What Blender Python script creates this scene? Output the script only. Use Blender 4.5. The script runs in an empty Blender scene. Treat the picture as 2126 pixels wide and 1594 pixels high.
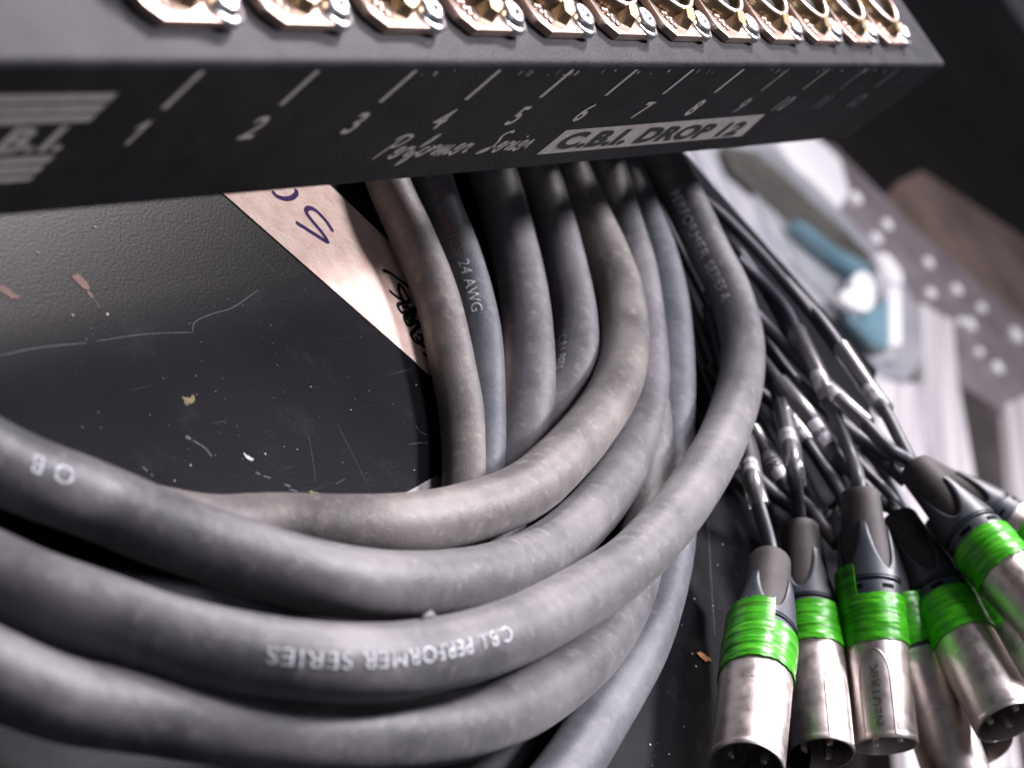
import bpy, bmesh, math, random
from mathutils import Vector, Matrix, noise
S = bpy.context.scene
rnd = random.Random(7)
# ------------------------------------------------------------------ camera
# lengths below are millimetres in a frame whose X runs along the stage box,
# Y to its back and Z up; MM turns them into metres.
MM = 0.001
F, CX, CY, D = 4100.0, 1063.0, 797.0, 262.0
v1 = Vector((2273, -659, F)); e1 = v1.normalized()
u2 = Vector((-.80, .60)); d2 = F * F / -(v1.x * u2.x + v1.y * u2.y)
e2 = Vector((u2.x * d2, u2.y * d2, F)).normalized()
e3 = e1.cross(e2)
R = Matrix((e1, e3, -e2))                       # camera axes (right, down, forward) -> frame
CAM = Vector((0, 0, D))
def ray(x, y): return R @ Vector(((x - CX) / F, (y - CY) / F, 1.0))
def P(x, y, h=0.0):                              # a point at height h above the lid
    r = ray(x, y); return CAM + r * ((h - D) / r.z)
def PZ(x, y, z): return CAM + ray(x, y) * z      # a point at distance z along the optical axis
def depth(p): return (R.transposed() @ (p - CAM)).z

cam_d = bpy.data.cameras.new('camera'); cam = bpy.data.objects.new('camera', cam_d)
S.collection.objects.link(cam); S.camera = cam
right, up, back = R @ Vector((1, 0, 0)), R @ Vector((0, -1, 0)), R @ Vector((0, 0, -1))
m = Matrix((right, up, back)).transposed().to_4x4(); m.translation = CAM * MM
cam.matrix_world = m
cam_d.sensor_width = 36; cam_d.lens = 36 * F / 2126
cam_d.clip_start = .01; cam_d.clip_end = 50
cam_d.dof.use_dof = True; cam_d.dof.focus_distance = .495; cam_d.dof.aperture_fstop = cam_d.lens / 4.1
# ------------------------------------------------------------------ world, lamps, exposure
W = bpy.data.worlds.new('World'); S.world = W; W.use_nodes = True
W.node_tree.nodes['Background'].inputs[0].default_value = (.78, .76, .92, 1)
W.node_tree.nodes['Background'].inputs[1].default_value = .08
def area(name, loc, target, size, power, col):
    l = bpy.data.lights.new(name, 'AREA'); l.shape = 'DISK'; l.size = size * MM; l.energy = power; l.color = col
    o = bpy.data.objects.new(name, l); S.collection.objects.link(o)
    loc = Vector(loc); t = Vector(target)
    o.location = loc * MM; o.rotation_euler = (t - loc).to_track_quat('-Z', 'Y').to_euler()
    return o
area('overhead_lamp', (760, 130, 1200), (500, 60, 0), 320, 16, (.97, .93, 1.0))
tB = Vector((400, 140, 10)); dB = Vector((1.5, 1.0, 1.22)).normalized()
area('stage_lamp_behind', tB + dB * 1500, tB, 260, 30, (1.0, .92, .95))
tK = Vector((520, 60, 10)); dK = Vector((1.5, -.12, 1.95)).normalized()
area('hall_lamp_right', tK + dK * 1600, tK, 240, 38, (.985, .94, 1.0))
area('room_fill_lamp', (-250, -500, 900), (400, 90, 60), 500, .5, (.85, .9, 1.0))
S.view_settings.view_transform = 'Standard'; S.view_settings.look = 'None'
S.view_settings.exposure = 0; S.view_settings.gamma = 1
# ------------------------------------------------------------------ materials
def newmat(name):
    m = bpy.data.materials.new(name); m.use_nodes = True
    nt = m.node_tree; return m, nt, nt.nodes['Principled BSDF']
def N(nt, t, **kw):
    n = nt.nodes.new(t)
    for k, v in kw.items(): setattr(n, k, v)
    return n
def mottled(name, c0, c1, scale, rough, metal=0.0, bump=0.0, bscale=900, detail=6, lo=.35, hi=.65, coat=0, spec=.5, rough2=None, stretch=None, rotz=0):
    m, nt, b = newmat(name)
    tc = N(nt, 'ShaderNodeTexCoord'); src = tc.outputs['Object']
    if rotz:
        vr = N(nt, 'ShaderNodeVectorRotate', rotation_type='Z_AXIS'); vr.inputs['Angle'].default_value = math.radians(rotz)
        nt.links.new(src, vr.inputs['Vector']); src = vr.outputs[0]
    if stretch:
        mp = N(nt, 'ShaderNodeMapping'); mp.inputs['Scale'].default_value = stretch
        nt.links.new(src, mp.inputs[0]); src = mp.outputs[0]
    nz = N(nt, 'ShaderNodeTexNoise'); nz.inputs['Scale'].default_value = scale; nz.inputs['Detail'].default_value = detail
    nt.links.new(src, nz.inputs['Vector'])
    cr = N(nt, 'ShaderNodeValToRGB'); cr.color_ramp.elements[0].position = lo; cr.color_ramp.elements[1].position = hi
    cr.color_ramp.elements[0].color = (*c0, 1); cr.color_ramp.elements[1].color = (*c1, 1)
    nt.links.new(nz.outputs['Fac'], cr.inputs[0]); nt.links.new(cr.outputs[0], b.inputs['Base Color'])
    b.inputs['Roughness'].default_value = rough; b.inputs['Metallic'].default_value = metal
    b.inputs['Specular IOR Level'].default_value = spec; b.inputs['Coat Weight'].default_value = coat
    if rough2 is not None:
        mr = N(nt, 'ShaderNodeMapRange'); mr.inputs['From Min'].default_value = .35; mr.inputs['From Max'].default_value = .65
        mr.inputs['To Min'].default_value = rough; mr.inputs['To Max'].default_value = rough2
        nt.links.new(nz.outputs['Fac'], mr.inputs[0]); nt.links.new(mr.outputs[0], b.inputs['Roughness'])
    if bump:
        n2 = N(nt, 'ShaderNodeTexNoise'); n2.inputs['Scale'].default_value = bscale; n2.inputs['Detail'].default_value = 3
        nt.links.new(src, n2.inputs['Vector'])
        bp = N(nt, 'ShaderNodeBump'); bp.inputs['Strength'].default_value = bump; bp.inputs['Distance'].default_value = .0004
        nt.links.new(n2.outputs['Fac'], bp.inputs['Height']); nt.links.new(bp.outputs[0], b.inputs['Normal'])
    return m
def rubber(name, c0, c1, c2):
    """dusty cable jacket: base, handling dust in soft clouds, small scuffs"""
    m, nt, b = newmat(name)
    tc = N(nt, 'ShaderNodeTexCoord')
    n1 = N(nt, 'ShaderNodeTexNoise'); n1.inputs['Scale'].default_value = 38; n1.inputs['Detail'].default_value = 7; n1.inputs['Roughness'].default_value = .62
    n2 = N(nt, 'ShaderNodeTexNoise'); n2.inputs['Scale'].default_value = 330; n2.inputs['Detail'].default_value = 8
    n3 = N(nt, 'ShaderNodeTexNoise'); n3.inputs['Scale'].default_value = 2600; n3.inputs['Detail'].default_value = 2
    for n in (n1, n2, n3): nt.links.new(tc.outputs['Object'], n.inputs['Vector'])
    r1 = N(nt, 'ShaderNodeValToRGB'); e = r1.color_ramp.elements
    e[0].position = .36; e[0].color = (*c0, 1); e[1].position = .62; e[1].color = (*c1, 1)
    r2 = N(nt, 'ShaderNodeValToRGB'); e = r2.color_ramp.elements
    e[0].position = .56; e[0].color = (0, 0, 0, 1); e[1].position = .80; e[1].color = (.55, .55, .55, 1)
    mx = N(nt, 'ShaderNodeMix', data_type='RGBA')
    nt.links.new(n1.outputs['Fac'], r1.inputs[0]); nt.links.new(n2.outputs['Fac'], r2.inputs[0])
    nt.links.new(r2.outputs[0], mx.inputs[0]); nt.links.new(r1.outputs[0], mx.inputs[6]); mx.inputs[7].default_value = (*c2, 1)
    nt.links.new(mx.outputs[2], b.inputs['Base Color'])
    mr = N(nt, 'ShaderNodeMapRange'); mr.inputs['To Min'].default_value = .38; mr.inputs['To Max'].default_value = .62
    nt.links.new(n2.outputs['Fac'], mr.inputs[0]); nt.links.new(mr.outputs[0], b.inputs['Roughness'])
    b.inputs['Specular IOR Level'].default_value = .5
    b.inputs['Sheen Weight'].default_value = .12; b.inputs['Sheen Roughness'].default_value = .6
    ad = N(nt, 'ShaderNodeMath', operation='MULTIPLY_ADD'); ad.inputs[1].default_value = 1.6
    nt.links.new(n2.outputs['Fac'], ad.inputs[0]); nt.links.new(n3.outputs['Fac'], ad.inputs[2])
    bp = N(nt, 'ShaderNodeBump'); bp.inputs['Strength'].default_value = .35; bp.inputs['Distance'].default_value = .0003
    nt.links.new(ad.outputs[0], bp.inputs['Height']); nt.links.new(bp.outputs[0], b.inputs['Normal'])
    return m
M = {}
M['cable'] = rubber('cable_rubber', (.052, .050, .058), (.142, .132, .142), (.27, .245, .235))
M['cable_brown'] = rubber('dusty_cable_rubber', (.070, .063, .063), (.205, .180, .170), (.38, .32, .265))
M['cable_blue'] = rubber('clean_cable_rubber', (.046, .051, .064), (.108, .113, .132), (.20, .20, .21))
M['lead'] = mottled('lead_rubber', (.030, .031, .040), (.055, .055, .068), 60, .46, bump=.1, bscale=1500)
def lidmat():
    m, nt, b = newmat('black_laminate')
    tc = N(nt, 'ShaderNodeTexCoord'); o = tc.outputs['Object']
    n1 = N(nt, 'ShaderNodeTexNoise'); n1.inputs['Scale'].default_value = 14; n1.inputs['Detail'].default_value = 6
    nt.links.new(o, n1.inputs['Vector'])
    r = N(nt, 'ShaderNodeValToRGB'); e = r.color_ramp.elements
    e[0].position = .35; e[0].color = (.004, .0045, .006, 1); e[1].position = .7; e[1].color = (.010, .0095, .012, 1)
    nt.links.new(n1.outputs['Fac'], r.inputs[0])
    # fine scratches: very stretched noise in two directions
    last = r.outputs[0]
    for k, (rot, sc, th) in enumerate([(.5, (30, 1600, 1), .72), (1.75, (45, 1900, 1), .735), (2.6, (25, 1500, 1), .74)]):
        mp = N(nt, 'ShaderNodeMapping'); mp.inputs['Rotation'].default_value = (0, 0, rot); mp.inputs['Scale'].default_value = (sc[0], sc[1], 1)
        nz = N(nt, 'ShaderNodeTexNoise'); nz.inputs['Scale'].default_value = 1; nz.inputs['Detail'].default_value = 2
        nt.links.new(o, mp.inputs[0]); nt.links.new(mp.outputs[0], nz.inputs['Vector'])
        rr = N(nt, 'ShaderNodeValToRGB'); rr.color_ramp.elements[0].position = th; rr.color_ramp.elements[1].position = th + .05
        rr.color_ramp.elements[0].color = (0, 0, 0, 1); rr.color_ramp.elements[1].color = (.55, .55, .55, 1)
        nt.links.new(nz.outputs['Fac'], rr.inputs[0])
        mx = N(nt, 'ShaderNodeMix', data_type='RGBA'); nt.links.new(rr.outputs[0], mx.inputs[0])
        nt.links.new(last, mx.inputs[6]); mx.inputs[7].default_value = (.06, .06, .07, 1); last = mx.outputs[2]
    # dust clouds
    n4 = N(nt, 'ShaderNodeTexNoise'); n4.inputs['Scale'].default_value = 55; n4.inputs['Detail'].default_value = 9; n4.inputs['Roughness'].default_value = .7
    nt.links.new(o, n4.inputs['Vector'])
    r4 = N(nt, 'ShaderNodeValToRGB'); r4.color_ramp.elements[0].position = .55; r4.color_ramp.elements[1].position = .8
    r4.color_ramp.elements[0].color = (0, 0, 0, 1); r4.color_ramp.elements[1].color = (.5, .5, .5, 1)
    nt.links.new(n4.outputs['Fac'], r4.inputs[0])
    mx = N(nt, 'ShaderNodeMix', data_type='RGBA'); nt.links.new(r4.outputs[0], mx.inputs[0])
    nt.links.new(last, mx.inputs[6]); mx.inputs[7].default_value = (.035, .033, .036, 1)
    nt.links.new(mx.outputs[2], b.inputs['Base Color'])
    b.inputs['Roughness'].default_value = .34; b.inputs['Specular IOR Level'].default_value = .045
    nb = N(nt, 'ShaderNodeTexNoise'); nb.inputs['Scale'].default_value = 1250; nb.inputs['Detail'].default_value = 3
    nt.links.new(o, nb.inputs['Vector'])
    bp = N(nt, 'ShaderNodeBump'); bp.inputs['Strength'].default_value = .14; bp.inputs['Distance'].default_value = .00028
    nt.links.new(nb.outputs['Fac'], bp.inputs['Height']); nt.links.new(bp.outputs[0], b.inputs['Normal'])
    return m
M['lid'] = lidmat()
M['box'] = mottled('black_powder_coat', (.012, .012, .015), (.026, .025, .029), 90, .55, bump=.45, bscale=1300, spec=.14)
M['print'] = mottled('grey_print', (.66, .60, .60), (.82, .76, .75), 400, .6)
M['inkblack'] = mottled('black_print', (.016, .016, .018), (.03, .03, .03), 400, .6)
M['cprint'] = mottled('worn_white_print', (.20, .20, .205), (.62, .63, .65), 900, .6, lo=.32, hi=.52)
M['cprintred'] = mottled('worn_pink_print', (.20, .10, .09), (.36, .22, .20), 700, .6)
M['brass'] = mottled('gold_plated_metal', (.56, .41, .33), (.72, .56, .49), 150, .36, metal=1, bump=.12, bscale=700)
M['bronze'] = mottled('bronze_inner_metal', (.34, .25, .15), (.48, .37, .23), 150, .35, metal=1)
M['chrome'] = mottled('nickel_screw', (.75, .72, .74), (.9, .88, .9), 200, .28, metal=1)
M['dark'] = mottled('socket_black', (.02, .02, .024), (.04, .038, .04), 120, .4)
M['nickel'] = mottled('satin_nickel', (.60, .53, .50), (.74, .67, .64), 260, .36, metal=1, bump=.12, bscale=2600, rough2=.48)
M['boot'] = mottled('boot_rubber', (.034, .029, .029), (.060, .051, .051), 120, .62, bump=.25, bscale=1700, spec=.3)
M['claw'] = mottled('clamp_plastic', (.028, .034, .044), (.050, .058, .072), 90, .45, bump=.12, bscale=1500)
M['pin'] = mottled('pin_silver', (.8, .78, .74), (.9, .88, .85), 200, .2, metal=1)
def tapemat():
    m, nt, b = newmat('green_tape')
    tc = N(nt, 'ShaderNodeTexCoord'); mp = N(nt, 'ShaderNodeMapping'); mp.inputs['Scale'].default_value = (60, 60, 560)
    nz = N(nt, 'ShaderNodeTexNoise'); nz.inputs['Scale'].default_value = 1; nz.inputs['Detail'].default_value = 5; nz.inputs['Roughness'].default_value = .65
    nt.links.new(tc.outputs['Object'], mp.inputs[0]); nt.links.new(mp.outputs[0], nz.inputs['Vector'])
    r = N(nt, 'ShaderNodeValToRGB'); e = r.color_ramp.elements
    e[0].position = .24; e[0].color = (.07, .10, .008, 1); e[1].position = .42; e[1].color = (.028, .27, .005, 1)
    x = e.new(.58); x.color = (.062, .44, .010, 1); x = e.new(.80); x.color = (.14, .58, .04, 1)
    nt.links.new(nz.outputs['Fac'], r.inputs[0]); nt.links.new(r.outputs[0], b.inputs['Base Color'])
    b.inputs['Roughness'].default_value = .3; b.inputs['Specular IOR Level'].default_value = .5
    bp = N(nt, 'ShaderNodeBump'); bp.inputs['Strength'].default_value = .5; bp.inputs['Distance'].default_value = .0005
    nt.links.new(nz.outputs['Fac'], bp.inputs['Height']); nt.links.new(bp.outputs[0], b.inputs['Normal'])
    return m
M['tape'] = tapemat()
M['paper'] = mottled('masking_paper', (.70, .49, .41), (.84, .66, .58), 170, .75, bump=.5, bscale=900)
M['greytape'] = mottled('worn_grey_tape', (.22, .20, .20), (.34, .31, .31), 150, .6, bump=.3)
M['purple'] = mottled('purple_marker', (.030, .010, .085), (.06, .025, .14), 900, .8, spec=.1)
M['marker'] = mottled('black_marker', (.008, .007, .008), (.016, .014, .015), 900, .8, spec=.1)
M['chip'] = mottled('raw_wood_chip', (.30, .19, .15), (.42, .28, .23), 500, .8)
M['chip_y'] = mottled('yellow_chip', (.10, .08, .03), (.18, .14, .06), 500, .8)
M['chip_w'] = mottled('pale_scuff', (.02, .021, .026), (.06, .062, .072), 900, .7)
M['flake'] = mottled('orange_flake', (.50, .20, .08), (.65, .32, .14), 500, .6)
M['dust'] = mottled('pale_dust', (.35, .34, .35), (.6, .58, .58), 900, .8)
M['tag'] = mottled('white_tag', (.88, .87, .89), (.94, .93, .95), 300, .5)
M['alu'] = mottled('brushed_aluminium', (.58, .57, .62), (.80, .78, .82), 30, .40, metal=.25, stretch=(6, 90, 6), bump=.1)
M['alu_soft'] = mottled('dull_aluminium', (.40, .42, .46), (.58, .58, .62), 20, .42, metal=.3)
M['steel'] = mottled('galvanised_steel', (.34, .36, .38), (.52, .54, .57), 26, .35, metal=.4)
M['alu_white'] = mottled('bright_aluminium', (.50, .46, .49), (.90, .88, .90), 1, .55, metal=.15, stretch=(1.5, 70, 1), rotz=-30, lo=.38, hi=.58)
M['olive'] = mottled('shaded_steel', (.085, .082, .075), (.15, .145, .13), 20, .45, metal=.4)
M['cyan'] = mottled('cyan_reflection_colour', (.09, .17, .21), (.22, .38, .46), 5, .25, spec=.8)  # blue light reflected in the latch, put into the base colour
M['mauve'] = mottled('mauve_grey_steel', (.22, .195, .205), (.34, .30, .32), 18, .45, metal=.2)
M['brown'] = mottled('brown_ply', (.14, .10, .085), (.27, .20, .175), 9, .6)
M['darkbrown'] = mottled('dark_hardboard', (.045, .038, .038), (.085, .072, .070), 12, .6)
M['orange'] = mottled('orange_paint', (.30, .13, .04), (.42, .20, .08), 30, .6)
M['woodedge'] = mottled('bare_ply_edge', (.13, .085, .06), (.22, .15, .11), 60, .7)
M['floor'] = mottled('dark_floor', (.065, .058, .056), (.10, .09, .088), 3, .8)
M['rivet'] = mottled('white_metal_and_highlight', (.88, .87, .9), (.95, .94, .97), 30, .55, metal=0)  # near white for rivets and edging, also for highlights painted in the latch dish
M['void'] = mottled('slot_shadow_black', (.003, .003, .004), (.006, .006, .007), 90, .8, spec=.1)
M['print_worn'] = mottled('worn_grey_print', (.10, .095, .10), (.26, .24, .25), 600, .6)
M['print_mid'] = mottled('half_worn_grey_print', (.25, .23, .24), (.5, .47, .47), 600, .6)
def clearmat():
    m = bpy.data.materials.new('clear_sleeve'); m.use_nodes = True; nt = m.node_tree
    nt.nodes.clear(); out = N(nt, 'ShaderNodeOutputMaterial')
    tr = N(nt, 'ShaderNodeBsdfTransparent'); tr.inputs[0].default_value = (.99, .985, .99, 1)
    gl = N(nt, 'ShaderNodeBsdfGlossy'); gl.inputs['Roughness'].default_value = .2
    df = N(nt, 'ShaderNodeBsdfDiffuse'); df.inputs[0].default_value = (.7, .66, .72, 1)
    lw = N(nt, 'ShaderNodeLayerWeight'); lw.inputs[0].default_value = .25
    nz = N(nt, 'ShaderNodeTexNoise'); nz.inputs['Scale'].default_value = 500
    mr = N(nt, 'ShaderNodeMapRange'); mr.inputs['To Min'].default_value = .03; mr.inputs['To Max'].default_value = .6
    nt.links.new(lw.outputs['Fresnel'], mr.inputs[0])
    m1 = N(nt, 'ShaderNodeMixShader'); nt.links.new(mr.outputs[0], m1.inputs[0]); nt.links.new(tr.outputs[0], m1.inputs[1]); nt.links.new(gl.outputs[0], m1.inputs[2])
    m2 = N(nt, 'ShaderNodeMixShader'); m2.inputs[0].default_value = .015; nt.links.new(m1.outputs[0], m2.inputs[1]); nt.links.new(df.outputs[0], m2.inputs[2])
    nt.links.new(m2.outputs[0], out.inputs[0])
    return m
M['clear'] = clearmat()
# ------------------------------------------------------------------ object helpers
COL = S.collection
def thing(name, label, cat, loc=(0, 0, 0), group=None):
    o = bpy.data.objects.new(name, None); COL.objects.link(o); o.location = Vector(loc) * MM
    o.empty_display_size = .01
    o['label'] = label; o['category'] = cat
    if group: o['group'] = group
    return o
def tag(o, label, cat, group=None, kind=None):
    o['label'] = label; o['category'] = cat
    if group: o['group'] = group
    if kind: o['kind'] = kind
    return o
WORLD = {}
def frame_of(o):
    return WORLD.get(o.name, Matrix.Identity(4))
def mesh(name, verts, faces, mat, parent=None, smooth=True, frame=None, mats=None, fm=None):
    """verts in mm in the scene frame (or in `frame` coordinates when a frame matrix in mm is given);
    the object's origin is put at the thing's base / own centre"""
    me = bpy.data.meshes.new(name)
    vs = [Vector(v) for v in verts]
    if frame is not None: vs = [frame @ v for v in vs]
    if parent is not None:
        org = Vector((0, 0, 0)); p = parent
        while p is not None: org = org + p.location / MM; p = p.parent
    else:
        org = sum(vs, Vector()) / len(vs)
        org.z = min(v.z for v in vs)
    me.from_pydata([(v - org) * MM for v in vs], [], faces)
    me.materials.append(mat)
    me.validate(); me.update()
    bm = bmesh.new(); bm.from_mesh(me); bmesh.ops.recalc_face_normals(bm, faces=bm.faces); bm.to_mesh(me); bm.free()
    if smooth: me.polygons.foreach_set('use_smooth', [True] * len(me.polygons))
    o = bpy.data.objects.new(name, me); COL.objects.link(o)
    if parent is not None: o.parent = parent
    else: o.location = org * MM
    return o
class MB:
    def __init__(s): s.v = []; s.f = []
    def add(s, vs, fs):
        n = len(s.v); s.v += [Vector(v) for v in vs]; s.f += [[i + n for i in f] for f in fs]; return s
    def box(s, a, b):
        x0, y0, z0 = a; x1, y1, z1 = b
        return s.add([(x0,y0,z0),(x1,y0,z0),(x1,y1,z0),(x0,y1,z0),(x0,y0,z1),(x1,y0,z1),(x1,y1,z1),(x0,y1,z1)],
                     [(3,2,1,0),(4,5,6,7),(0,1,5,4),(1,2,6,5),(2,3,7,6),(3,0,4,7)])
    def prism(s, pts, z0, z1):
        n = len(pts)
        vs = [(x, y, z0) for x, y in pts] + [(x, y, z1) for x, y in pts]
        fs = [list(range(n))[::-1], list(range(n, 2 * n))] + [(i, (i + 1) % n, n + (i + 1) % n, n + i) for i in range(n)]
        return s.add(vs, fs)
    def lathe(s, prof, seg=48, close=True, off=(0, 0)):
        vs = []
        for r, z in prof:
            for k in range(seg):
                a = 2 * math.pi * k / seg; vs.append((off[0] + r * math.cos(a), off[1] + r * math.sin(a), z))
        fs = []
        for i in range(len(prof) - 1):
            for k in range(seg):
                k2 = (k + 1) % seg; fs.append((i*seg+k, i*seg+k2, (i+1)*seg+k2, (i+1)*seg+k))
        if close: fs += [list(range(seg))[::-1], [(len(prof)-1)*seg + k for k in range(seg)]]
        return s.add(vs, fs)
    def build(s, name, mat, parent=None, smooth=True, frame=None): return mesh(name, s.v, s.f, mat, parent, smooth, frame)
def autosmooth(o, ang=35):
    me = o.data; bm = bmesh.new(); bm.from_mesh(me)
    bmesh.ops.remove_doubles(bm, verts=bm.verts, dist=1e-7)
    for e in bm.edges: e.smooth = not (len(e.link_faces) == 2 and e.calc_face_angle(0) > math.radians(ang))
    for f in bm.faces: f.smooth = True
    bm.to_mesh(me); bm.free(); return o
def bevel(o, w, seg=3, ang=30):
    md = o.modifiers.new('bevel', 'BEVEL'); md.width = w * MM; md.segments = seg; md.limit_method = 'ANGLE'; md.angle_limit = math.radians(ang)
    for p in o.data.polygons: p.use_smooth = True
    w2 = o.modifiers.new('wn', 'WEIGHTED_NORMAL'); return o
def catmull(pts, n=14):
    pts = [Vector(p) for p in pts]; out = []
    q = [2 * pts[0] - pts[1]] + pts + [2 * pts[-1] - pts[-2]]
    for i in range(1, len(q) - 2):
        p0, p1, p2, p3 = q[i-1], q[i], q[i+1], q[i+2]
        d1 = max((p1-p0).length, 1e-4) ** .5; d2_ = max((p2-p1).length, 1e-4) ** .5; d3 = max((p3-p2).length, 1e-4) ** .5
        t0 = 0; t1 = d1; t2 = t1 + d2_; t3 = t2 + d3
        for k in range(n):
            t = t1 + (t2 - t1) * k / n
            A1 = p0*((t1-t)/(t1-t0)) + p1*((t-t0)/(t1-t0)); A2 = p1*((t2-t)/(t2-t1)) + p2*((t-t1)/(t2-t1)); A3 = p2*((t3-t)/(t3-t2)) + p3*((t-t2)/(t3-t2))
            B1 = A1*((t2-t)/(t2-t0)) + A2*((t-t0)/(t2-t0)); B2 = A2*((t3-t)/(t3-t1)) + A3*((t-t1)/(t3-t1))
            out.append(B1*((t2-t)/(t2-t1)) + B2*((t-t1)/(t2-t1)))
    out.append(pts[-1]); return out
def smooth_path(p, it=12):
    p = [v.copy() for v in p]
    for _ in range(it):
        p = [p[0]] + [(p[i-1] + 2 * p[i] + p[i+1]) / 4 for i in range(1, len(p) - 1)] + [p[-1]]
    return p
class Path:
    def __init__(s, pts, n=14, it=12):
        s.p = smooth_path(catmull(pts, n), it); s.s = [0]
        for a, b in zip(s.p, s.p[1:]): s.s.append(s.s[-1] + (b - a).length)
        s.t = [(s.p[min(i+1, len(s.p)-1)] - s.p[max(i-1, 0)]).normalized() for i in range(len(s.p))]
    def at(s, d):
        d = min(max(d, 0), s.s[-1] - 1e-6); i = 0
        lo, hi = 0, len(s.s) - 1
        while hi - lo > 1:
            mid = (lo + hi) // 2
            if s.s[mid] <= d: lo = mid
            else: hi = mid
        f = (d - s.s[lo]) / (s.s[lo+1] - s.s[lo])
        p = s.p[lo].lerp(s.p[lo+1], f); t = s.t[lo].lerp(s.t[lo+1], f).normalized()
        n = (CAM - p); n = (n - t * n.dot(t)).normalized(); b = t.cross(n)
        return p, t, n, b                       # n faces the camera, b = t x n
    def near(s, x, y):
        best = None
        for i, p in enumerate(s.p):
            c = R.transposed() @ (p - CAM)
            if c.z < 50: continue
            q = ((CX + F*c.x/c.z - x) ** 2 + (CY + F*c.y/c.z - y) ** 2)
            if best is None or q < best[0]: best = (q, s.s[i])
        return best[1]
def tube_data(path, r, seg=32, s0=None, s1=None, wob=0.0, seed=0, cap=True, flat=None):
    s0 = 0 if s0 is None else s0; s1 = path.s[-1] if s1 is None else s1
    n = max(2, int((s1 - s0) / max(r * .35, .5))); vs = []; fs = []
    # rotation minimising frame
    p, t, nn, b = path.at(s0); ref = nn
    for i in range(n + 1):
        d = s0 + (s1 - s0) * i / n
        p, t, _, _ = path.at(d)
        ref = (ref - t * ref.dot(t)).normalized(); b = t.cross(ref)
        for k in range(seg):
            a = 2 * math.pi * k / seg
            dr = ref * math.cos(a) + b * math.sin(a)
            rr = r if not callable(r) else r(d)
            if wob: rr *= 1 + wob * noise.noise((p + dr * 20) * .03 + Vector((seed, 0, 0))) + wob * .35 * noise.noise((p + dr * 9) * .16 + Vector((0, seed, 0)))
            vs.append(p + dr * rr)
    for i in range(n):
        for k in range(seg):
            k2 = (k + 1) % seg; fs.append((i*seg+k, i*seg+k2, (i+1)*seg+k2, (i+1)*seg+k))
    if cap: fs += [list(range(seg))[::-1], [n*seg + k for k in range(seg)]]
    return vs, fs
_tc = {}
def text_data(txt, shear=0.0, bold=0.0):
    """triangulated glyphs of the built-in font, size 1, origin at lower left; finely cut so they can bend"""
    key = (txt, shear, bold)
    if key in _tc: return _tc[key]
    c = bpy.data.curves.new('glyphs', 'FONT'); c.body = txt; c.size = 1; c.shear = shear; c.offset = bold; c.resolution_u = 4; c.space_character = 1.06
    o = bpy.data.objects.new('glyphs', c); COL.objects.link(o)
    dg = bpy.context.evaluated_depsgraph_get(); dg.update()
    me = bpy.data.meshes.new_from_object(o.evaluated_get(dg))
    bm = bmesh.new(); bm.from_mesh(me)
    bmesh.ops.triangulate(bm, faces=bm.faces)
    for _ in range(3):
        es = [e for e in bm.edges if e.calc_length() > .16]
        if not es: break
        bmesh.ops.subdivide_edges(bm, edges=es, cuts=1); bmesh.ops.triangulate(bm, faces=bm.faces)
    vs = [v.co.copy() for v in bm.verts]; fs = [[v.index for v in f.verts] for f in bm.faces]
    bm.free(); bpy.data.objects.remove(o); bpy.data.curves.remove(c); bpy.data.meshes.remove(me)
    x0 = min(v.x for v in vs); x1 = max(v.x for v in vs)
    _tc[key] = ([Vector((v.x - x0, v.y, 0)) for v in vs], fs, x1 - x0)
    return _tc[key]
def text_map(name, txt, fn, mat, parent, size, width=None, shear=0, bold=0, thick=0, center=False):
    vs, fs, w = text_data(txt, shear, bold)
    sx = size if width is None else width / w
    c = w * sx / 2 if center else 0
    return mesh(name, [fn(v.x * sx - c, v.y * size) for v in vs], fs, mat, parent, smooth=False)
def stroke(pts, w, z, n=8, plane=None, smooth_=True):
    """a flat pen stroke through 2-D points; returns verts, faces"""
    q = catmull([Vector((x, y, 0)) for x, y in pts], n) if smooth_ else [Vector((x, y, 0)) for x, y in pts]
    vs = []; fs = []
    for i, p in enumerate(q):
        t = (q[min(i+1, len(q)-1)] - q[max(i-1, 0)]); t = t.normalized() if t.length > 1e-6 else Vector((1, 0, 0)); n_ = Vector((-t.y, t.x, 0))
        e = min(i, len(q) - 1 - i); k = w * .5 * (.55 if e == 0 else .9 if e == 1 else 1)
        vs += [p + n_ * k, p - n_ * k]
    vs = [(v.x, v.y, z) for v in vs]
    fs = [(2*i, 2*i+1, 2*i+3, 2*i+2) for i in range(len(q) - 1)]
    return vs, fs
# ================================================================== THE SETTING
K = P(1822, 768, 0)                                     # far right corner of the lid
c1 = (P(1424, 318, 0) - K); c1.z = 0; c1.normalize()     # one edge of the case
c2 = Vector((-c1.y, c1.x, 0))
if (P(1828, 1500, 0) - K).dot(c2) < 0: c2 = -c2
fl = MB().box((-3000, -4000, -905), (6000, 5000, -900)).build('floor', M['floor'], smooth=False); fl['kind'] = 'structure'
case = thing('flight_case', 'scratched black laminate flight case lid that the coiled cables lie on', 'flight case', (420, 60, 0))
def lidpt(a, b, z=0): p = K + c1 * a + c2 * b; return Vector((p.x, p.y, z))
q = [lidpt(0, 0), lidpt(900, 0), lidpt(900, 900), lidpt(0, 900)]
o = MB().prism([(v.x, v.y) for v in q], -9, 0).build('lid_panel', M['lid'], case, smooth=False); bevel(o, .8)
q = [lidpt(1.5, 1.5), lidpt(899, 1.5), lidpt(899, 899), lidpt(1.5, 899)]
MB().prism([(v.x, v.y) for v in q], -300, -9.01).build('case_side', M['woodedge'], case, smooth=False)

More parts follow.
